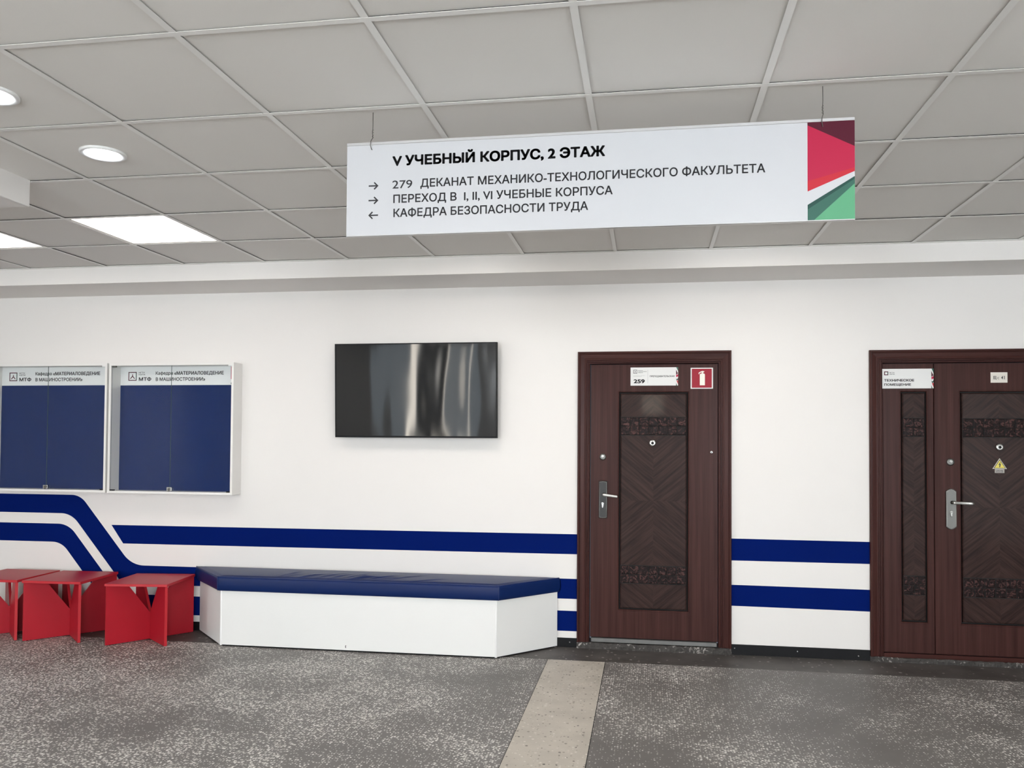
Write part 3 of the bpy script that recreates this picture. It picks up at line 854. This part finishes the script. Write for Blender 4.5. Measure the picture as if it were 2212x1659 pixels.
# serif letters drawn stroke by stroke
def ms(px, py): return 2.223 + (px - 1745) / (1982 - 1745) * .102, 1.912 - (py - 212) / (364 - 212) * .068
bm = B()
def bar(x0, y0, x1, y1): a, b2 = ms(x0, y1); c, d = ms(x1, y0); box(bm, a, c, YP + .0012, YP + .002, b2, d)
for x in (1785, 1800, 1815): bar(x, 267, x + 7, 312); bar(x - 3, 266, x + 10, 269)
bar(1782, 309, 1829, 313); bar(1824, 309, 1829, 322)
pts = [ms(1856 + 14 * math.cos(a), 297 + 16 * math.sin(a)) for a in [math.radians(q) for q in range(-40, -321, -14)]]
pin = [ms(1856 + 8 * math.cos(a), 297 + 13 * math.sin(a)) for a in [math.radians(q) for q in range(-320, -39, 14)]]
prism_y(bm, pts + pin, YP + .0012, YP + .002)
prism_y(bm, [ms(1893, 298), ms(1911, 266), ms(1916, 266), ms(1916, 296), ms(1921, 296), ms(1921, 301), ms(1916, 301), ms(1916, 310), ms(1920, 313), ms(1904, 313), ms(1908, 310), ms(1908, 301), ms(1893, 301)], YP + .0012, YP + .002)
bar(1936, 268, 1944, 312); bar(1931, 310, 1949, 313); prism_y(bm, [ms(1929, 272), ms(1940, 266), ms(1940, 271), ms(1930, 275)], YP + .0012, YP + .002)
obj('lettering', bm, M['ink'], t)

t = thing('voltage_sticker', 'yellow triangle high voltage sticker on the wide leaf of the double door', 'sticker', (2.274, YL, 1.254))
def tri(cx, zb, zt, hw): return [(cx - hw, zb), (cx + hw, zb), (cx, zt)]
yv = YL + .003 - .0035
bm = B(); prism_y(bm, tri(2.274, 1.2805, 1.349, .043), yv - .001, yv + .004); obj('border', bm, M['paper'], t)
bm = B(); prism_y(bm, tri(2.274, 1.2835, 1.344, .0375), yv - .0015, yv - .001); obj('black_edge', bm, M['ink'], t)
bm = B(); prism_y(bm, tri(2.274, 1.2865, 1.337, .0315), yv - .002, yv - .0015); obj('yellow_field', bm, M['yellow'], t)
bm = B(); prism_y(bm, [(2.2755, 1.3235), (2.266, 1.306), (2.272, 1.307), (2.271, 1.297), (2.269, 1.297), (2.2735, 1.2895), (2.2785, 1.298), (2.2765, 1.298), (2.281, 1.314), (2.274, 1.3125), (2.2795, 1.3235)], yv - .0026, yv - .002); obj('lightning_bolt', bm, M['ink'], t)
bm = B(); box(bm, 2.245, 2.302, yv - .001, yv + .004, 1.254, 1.2795); obj('caption_label', bm, M['label_grey'], t)
bm = B()
for z in (1.270, 1.261):
    x = 2.251
    while x < 2.292: wd = random.uniform(.004, .012); box(bm, x, x + wd, yv - .0014, yv - .001, z - .0018, z + .0018); x += wd + .003
obj('fine_print', bm, M['ink'], t)

# ================================================================== TELEVISION
t = thing('television', 'large black flat television mounted on the white wall', 'television', (-1.645, D, 1.467))
YT = 5.55
tx0, tx1, tz0, tz1 = -2.239, -1.043, 1.465, 2.142
bm = B(); box(bm, tx0, tx1, YT, YT + .030, tz0, tz1); bevel(bm, .003, 2)
obj('housing', bm, M['black'], t)
bm = B(); box(bm, tx0 + .12, tx1 - .12, YT + .030, YT + .055, tz0 + .08, tz1 - .16); bevel(bm, .008, 2); obj('rear_cover', bm, M['black'], t)
bm = B(); box(bm, -1.95, -1.35, YT + .055, D + .008, 1.75, 1.80); box(bm, -1.95, -1.35, YT + .055, D + .017, 1.95, 2.0); obj('wall_bracket', bm, M['black'], t)
bm = B(); box(bm, tx0 + .008, tx1 - .008, YT - .0012, YT + .001, tz0 + .013, tz1 - .008)
obj('screen', bm, M['screen'], t, origin=(-1.6465, YT, 1.80))
bm = B()
for q in ((tx0 + .0005, tx1 - .0005, tz0 + .0005, tz0 + .013), (tx0 + .0005, tx1 - .0005, tz1 - .008, tz1 - .0005), (tx0 + .0005, tx0 + .008, tz0 + .013, tz1 - .008), (tx1 - .008, tx1 - .0005, tz0 + .013, tz1 - .008)):
    box(bm, q[0], q[1], YT - .0035, YT + .001, q[2], q[3])
obj('bezel', bm, M['black'], t)
t.rotation_euler.x = math.radians(2.4)              # tipped slightly down on its bracket

# ================================================================== DISPLAY CASES
CX0, CX1, CZ0, CZ1, CYF = -4.026, -3.016, 1.032, 2.010, 5.512
case = thing('display_case', 'white glazed display case nearest the television, seen whole', 'display case', ((CX0 + CX1) / 2, D, CZ0), 'display cases over the red stools')
tk = .017
bm = B(); box(bm, CX0, CX1, D - .012, D - .001, CZ0, CZ1); obj('back_panel', bm, M['cab_white'], case)
bm = B()
box(bm, CX0, CX0 + tk, CYF, D - .012, CZ0, CZ1); box(bm, CX1 - tk, CX1, CYF, D - .012, CZ0, CZ1)
box(bm, CX0 + tk, CX1 - tk, CYF, D - .012, CZ0, CZ0 + tk); box(bm, CX0 + tk, CX1 - tk, CYF, D - .012, CZ1 - tk, CZ1)
obj('carcass', bm, M['cab_white'], case)
bm = B(); box(bm, CX0 + tk, CX1 - tk, D - .016, D - .012, CZ0 + tk, 1.851); obj('felt_board', bm, M['cab_blue'], case)
hd = None
bm = B(); box(bm, CX0 + tk, CX1 - tk, D - .0155, D - .012, 1.8515, CZ1 - tk); hd = obj('header', bm, M['header'], case)
YH = D - .0155
bold = .010
for txt, x0, x1, b0, cap, bd in (('НГТУ', -3.858, -3.807, 1.943, .0105, .02), ('НЭТИ', -3.858, -3.805, 1.928, .0105, .02), ('МТФ', -3.856, -3.752, 1.885, .0275, .032),
                                  ('Кафедра', -3.716, -3.574, 1.931, .026, .020), ('«МАТЕРИАЛОВЕДЕНИЕ', -3.562, -3.157, 1.930, .027, .030), ('В МАШИНОСТРОЕНИИ»', -3.715, -3.307, 1.884, .027, .026)):
    lettering('lettering', hd, txt, x0, x1, b0, cap, YH, bd)
obj('emblem', open_square(hd, -3.944, -3.875, 1.887, 1.954, YH, .0065), [M['maroon'], M['green_dark']], hd)
bm = B(); cx, cz = -3.9095, 1.918
prism_y(bm, [(cx - .003, cz + .018), (cx - .003, cz + .006), (cx - .021, cz - .016), (cx - .014, cz - .017), (cx, cz - .001), (cx + .014, cz - .017), (cx + .021, cz - .016), (cx + .003, cz + .006), (cx + .003, cz + .018)], YH - .0006, YH)
obj('emblem_mark', bm, M['maroon'], hd)
patch('printed_pattern', hd, [(-3.099, 1.990), (-3.099, 1.894), (-3.035, 1.905), (-3.035, 1.990)], YH, 'crimson', .0006)
patch('printed_pattern', hd, [(-3.099, 1.868), (-3.085, 1.876), (-3.035, 1.890), (-3.035, 1.856), (-3.099, 1.856)], YH, 'green_dark', .0006)
gy = CYF + .010
mid = -3.520
for a, b2, yy in ((CX0 + tk + .001, mid - .001, gy), (mid + .001, CX1 - tk - .001, gy)):
    bm = B(); v, fs = box(bm, a, b2, yy, yy + .004, CZ0 + tk + .002, CZ1 - tk - .002)
    for k in (0, 1, 3, 5): fs[k].material_index = 1
    obj('glass_door', bm, [M['glass'], M['glass_edge']], case)
for (a, b2, z0, z1, mt_) in ((CX0 + tk, CX0 + tk + .034, CZ1 - tk - .012, CZ1 - tk, 'steel'), (CX0 + tk, CX0 + tk + .034, CZ0 + tk, CZ0 + tk + .009, 'black'), (CX1 - tk - .030, CX1 - tk, CZ1 - tk - .009, CZ1 - tk, 'white_edge'), (CX1 - tk - .032, CX1 - tk, CZ0 + tk, CZ0 + tk + .009, 'black')):
    bm = B(); box(bm, a, b2, gy - .006, gy + .012, z0, z1); bevel(bm, .0015, 1); obj('hinge', bm, M[mt_], case)
bm = B(); box(bm, mid - .018, mid + .022, gy - .012, gy + .010, CZ0 + tk + .004, CZ0 + tk + .034); bevel(bm, .003, 2)
lk = obj('lock', bm, M['chrome'], case)
bm = B(); lathe(bm, [(.010, -.012), (.010, -.018), (.008, -.020), (.004, -.020)], (mid + .004, gy, CZ0 + tk + .019), 'y', 24); obj('lock_barrel', bm, M['steel'], lk)
bm = B(); tube(bm, [(mid + .004 + .013 * math.cos(a), gy - .017, CZ0 + tk + .012 + .010 * math.sin(a)) for a in [math.pi * 2 * q / 16 for q in range(17)]], .0016, 6); obj('ring', bm, M['chrome'], lk)
c2 = copy_tree(case); c2.location.x -= 1.0265; c2.location.z += .002
tag(c2, 'white glazed display case cut off by the left edge of the photo')

# ================================================================== HANGING SIGN
YS = 2.84
sx0, sx1, sz0, sz1 = -1.112, 0.695, 2.208, 2.5585
t = thing('hanging_sign', 'long white direction sign with black lettering hanging from the ceiling', 'sign', ((sx0 + sx1) / 2, YS, sz0))
bm = B(); box(bm, sx0, sx1, YS, YS + .010, sz0 + .0015, sz1 - .011); obj('board', bm, M['sign_white'], t)
bm = B(); box(bm, sx0 - .001, sx1 + .001, YS - .0015, YS + .0125, sz1 - .012, sz1); bevel(bm, .0015, 1); obj('top_rail', bm, M['alu'], t)
bm = B(); box(bm, sx0 - .001, sx1 + .001, YS + .0015, YS + .012, sz0, sz0 + .002); obj('bottom_rail', bm, M['alu'], t)
ex0, ex1, ez0, ez1 = .541, sx1, sz0 + .0015, sz1 - .0115
def me_(px, py):
    u = (px - 1678) / 345.0; top = 267 + (245 - 267) * u; bot = 1018 + (1012 - 1018) * u
    return ex0 + (ex1 - ex0) * max(0, min(1, u)), ez1 - (ez1 - ez0) * max(0, min(1, (py - top) / (bot - top)))
for mat, q in (('maroon', [(1678, 267), (2023, 245), (2023, 447), (1678, 289)]), ('crimson', [(1678, 289), (2023, 447), (2023, 612), (1678, 718)]), ('scarlet', [(1678, 718), (2023, 612), (2023, 640), (1678, 797)]),
               ('green_dark', [(1678, 900), (2023, 680), (2023, 700), (1678, 935)]), ('green_mid', [(1678, 935), (2023, 700), (2023, 736), (1725, 1018), (1678, 1018)]), ('green', [(2023, 736), (2023, 1012), (1725, 1018)])):
    patch('printed_pattern', t, [me_(*k) for k in q], YS, mat, .0008)
lettering('lettering', t, 'V УЧЕБНЫЙ КОРПУС, 2 ЭТАЖ', -.936, -.150, 2.464, .039, YS, .044)
lettering('lettering', t, '279', -.935, -.859, 2.380, .0315, YS, .008)
lettering('lettering', t, 'ДЕКАНАТ МЕХАНИКО-ТЕХНОЛОГИЧЕСКОГО ФАКУЛЬТЕТА', -.828, .401, 2.381, .0315, YS, .019)
lettering('lettering', t, 'ПЕРЕХОД В  I, II, VI УЧЕБНЫЕ КОРПУСА', -.931, -.123, 2.326, .0315, YS, .019)
lettering('lettering', t, 'КАФЕДРА БЕЗОПАСНОСТИ ТРУДА', -.930, -.210, 2.2735, .0315, YS, .019)
for z, sg in ((2.3935, 1), (2.339, 1), (2.2835, -1)):
    cx = -1.008; bm = B(); hw, th = .0185, .0025
    def ap(q): return [(cx + sg * a, z + b2) for a, b2 in q]
    prism_y(bm, ap([(-hw, -th), (hw - .003, -th), (hw - .003, th), (-hw, th)]), YS - .0008, YS)
    prism_y(bm, ap([(hw + .0005, 0), (hw - .014, .0145), (hw - .0175, .011), (hw - .0065, 0), (hw - .0175, -.011), (hw - .014, -.0145)]), YS - .0009, YS)
    obj('arrow', bm, M['ink'], t)
for x in (-1.014, .592):
    bm = B()
    sgx = -.004
    pts = [(x, YS + .004, H + .02), (x + .0005, YS + .003, 2.62), (x - .001, YS + .002, 2.592), (x + .0015, YS + .001, 2.575), (x + sgx, YS - .006, 2.560), (x + sgx * 1.3, YS - .008, 2.545), (x + sgx * .6, YS - .005, 2.532), (x, YS + .004, 2.528)]
    tube(bm, pts, .0014, 8)
    tube(bm, [(x + .0022 * math.cos(k * .9), YS + .003 + .0022 * math.sin(k * .9), 2.575 + k * .0014) for k in range(24)], .0009, 6)
    obj('hanging_wire', bm, M['wire'], t)

# ================================================================== BENCH
t = thing('bench', 'white bench with a blue leatherette cushion against the striped wall', 'bench', (-1.965, 5.44, 0), )
FL, FR, BL, BR = (-2.944, 5.247), (-.984, 5.257), (-3.320, 5.620), (-.620, 5.620)
def wall_panel(bm, a, b2, z0, z1, th=.016):
    a, b2 = Vector(a), Vector(b2); d = (b2 - a).normalized(); nrm = Vector((-d.y, d.x)) * th
    prism_z(bm, [tuple(a), tuple(b2), tuple(b2 + nrm), tuple(a + nrm)], z0, z1)
bm = B(); wall_panel(bm, FL, FR, .012, .386); obj('front_panel', bm, M['white_board'], t)
bm = B(); wall_panel(bm, BL, FL, .012, .386); obj('side_panel', bm, M['white_board'], t)
bm = B(); wall_panel(bm, FR, BR, .012, .386); obj('side_panel', bm, M['white_board'], t)
for p in (FL, FR):
    bm = B(); lathe(bm, [(.008, .007), (.0085, .009), (.0085, .384), (.008, .386)], (p[0] + (.004 if p is FL else -.004), p[1] + .006, 0), 'z', 24); obj('corner_profile', bm, M['white_edge'], t)
bm = B(); prism_z(bm, [(-2.93, 5.262), (-.998, 5.272), (-.64, 5.625), (-3.30, 5.625)], 0, .013); obj('plinth', bm, M['black'], t)
# a scuff low on the front
bm = B(); prism_y(bm, [(-2.030, .030), (-2.026, .026), (-2.024, .030), (-2.027, .036), (-2.023, .042), (-2.027, .046), (-2.030, .040)], 5.2512 - .0012, 5.2512 + .004); obj('scuff_mark', bm, M['ink'], t)
# cushion: a rounded trapezoid with wrinkles pulled across its top
CFL, CFR, CBL, CBR = Vector((-2.960, 5.232)), Vector((-.967, 5.240)), Vector((-3.366, 5.634)), Vector((-.600, 5.634))
def trap(u, v, ins):
    # inset the trapezoid by ins on front and slanted sides
    f = ins / (CBL.y - CFL.y); cx_ = (CFL + CFR + CBL + CBR) / 4
    a = CFL + Vector((ins * .45, ins)); b2 = CFR + Vector((-ins * .45, ins)); c = CBL + Vector((ins * 1.8, -ins)); d = CBR + Vector((-ins * 1.8, -ins))
    return (a.lerp(b2, u)).lerp(c.lerp(d, u), v)
NU, NV = 200, 34
wr = []
for k in range(26):
    wr.append((random.uniform(.14, .78), random.uniform(.0, .14), random.uniform(.0020, .0056), random.uniform(.0040, .0080), random.uniform(.05, .10), random.uniform(.30, .7)))
def top_z(u, v):
    z = .489 + .005 * (1 - (2 * u - 1) ** 6) * math.sin(math.pi * min(1, v * .9 + .1))
    for (u0, v0, amp, wd, lean, ln) in wr:
        q = (v - v0) / ln
        if 0 <= q <= 1:
            du = u - (u0 + lean * q)
            z += amp * math.exp(-(du / wd) ** 2) * math.sin(math.pi * q) ** .8
    return z
bm = B(); G = [[None] * (NV + 1) for _ in range(NU + 1)]
for i in range(NU + 1):
    for j in range(NV + 1):
        p = trap(i / NU, j / NV, .010); e = min(i, NU - i) / 4; e2 = min(j, NV - j) / 2
        k = min(1, e, e2)
        z = .484 + (top_z(i / NU, j / NV) - .484) * k
        G[i][j] = bm.verts.new((p.x, p.y, z))
for i in range(NU):
    for j in range(NV): bm.faces.new((G[i][j], G[i + 1][j], G[i + 1][j + 1], G[i][j + 1])).smooth = True
per = [(i, 0) for i in range(NU)] + [(NU, j) for j in range(NV)] + [(i, NV) for i in range(NU, 0, -1)] + [(0, j) for j in range(NV, 0, -1)]
prev = [G[i][j] for i, j in per]
for ins, z in ((.004, .4815), (.001, .476), (-.001, .462), (-.002, .43), (-.001, .402), (.003, .390), (.008, .386)):
    cur = []
    for i, j in per:
        p = trap(i / NU, j / NV, ins); cur.append(bm.verts.new((p.x, min(p.y, D - .002), z)))
    for k in range(len(per)):
        k2 = (k + 1) % len(per); bm.faces.new((prev[k], prev[k2], cur[k2], cur[k])).smooth = True
    prev = cur
bm.faces.new(prev)
cu = obj('cushion', bm, M['leather'], t)
bm = B()
for a, b2 in (((0, 1), (0, 0)), ((0, 0), (1, 0)), ((1, 0), (1, 1))):
    pts = []
    for k in range(41):
        u = a[0] + (b2[0] - a[0]) * k / 40; v = a[1] + (b2[1] - a[1]) * k / 40
        p = trap(u, v, .005); pts.append((p.x, p.y, .4835))
    tube(bm, pts, .0028, 8)
obj('piping', bm, M['piping'], cu)
for q in ((0, 0), (1, 0)):
    bm = B(); tube(bm, [(trap(q[0], q[1], -.0012).x, trap(q[0], q[1], -.0012).y, z) for z in (.388, .41, .44, .46, .478)], .0016, 6)
    obj('seam', bm, M['piping'], cu)

# ================================================================== RED STOOLS
def make_stool(label):
    t = thing('stool', label, 'stool', (0, 0, 0), 'red plywood stools')
    S = .222
    bm = B(); box(bm, -S, S, -S, S, .413, .431); bevel(bm, .0015, 1)
    for f in bm.faces: f.material_index = 1 if abs(f.normal.z) < .5 else 0
    bm.normal_update()
    for f in bm.faces: f.material_index = 1 if abs(f.normal.z) < .5 else 0
    obj('seat', bm, [M['red'], M['red_edge']], t)
    half = S * math.sqrt(2) - .012
    for sgn in (1, -1):
        zb, rr, topw = .200, .018, .165
        out = [(-half, .004), (half, .004), (half, .413), (topw, .413)]
        out += fillet((topw, .413), (0, zb - .020), (-topw, .413), rr, 10)
        out += [(-topw, .413), (-half, .413)]
        bm = B(); prism_y(bm, out, -.009, .009)
        rot = Matrix.Rotation(sgn * math.pi / 4, 3, 'Z')
        bmesh.ops.transform(bm, matrix=rot.to_4x4(), verts=bm.verts)
        bm.normal_update()
        for f in bm.faces:
            f.material_index = 0 if len(f.verts) > 4 else 1
        lp = obj('leg_panel', bm, [M['red'], M['red_edge']], t)
        for x in (-half + .03, half - .03):
            bm = B(); p = rot @ Vector((x, 0, 0)); lathe(bm, [(.007, 0), (.007, .005)], (p.x, p.y, 0), 'z', 14)
            obj('foot', bm, M['black'], lp)
    return t
st = make_stool('red stool beside the white bench, rightmost of the three')
st.location = (-3.542, 5.352, 0); st.rotation_euler.z = math.radians(7.0)
s2 = copy_tree(st); s2.location = (-4.178, 5.348, 0); s2.rotation_euler.z = math.radians(3.0); tag(s2, 'middle red stool between two other red stools')
s3 = copy_tree(st); s3.location = (-4.660, 5.335, 0); s3.rotation_euler.z = math.radians(2.0); tag(s3, 'red stool cut off by the left edge of the photo')
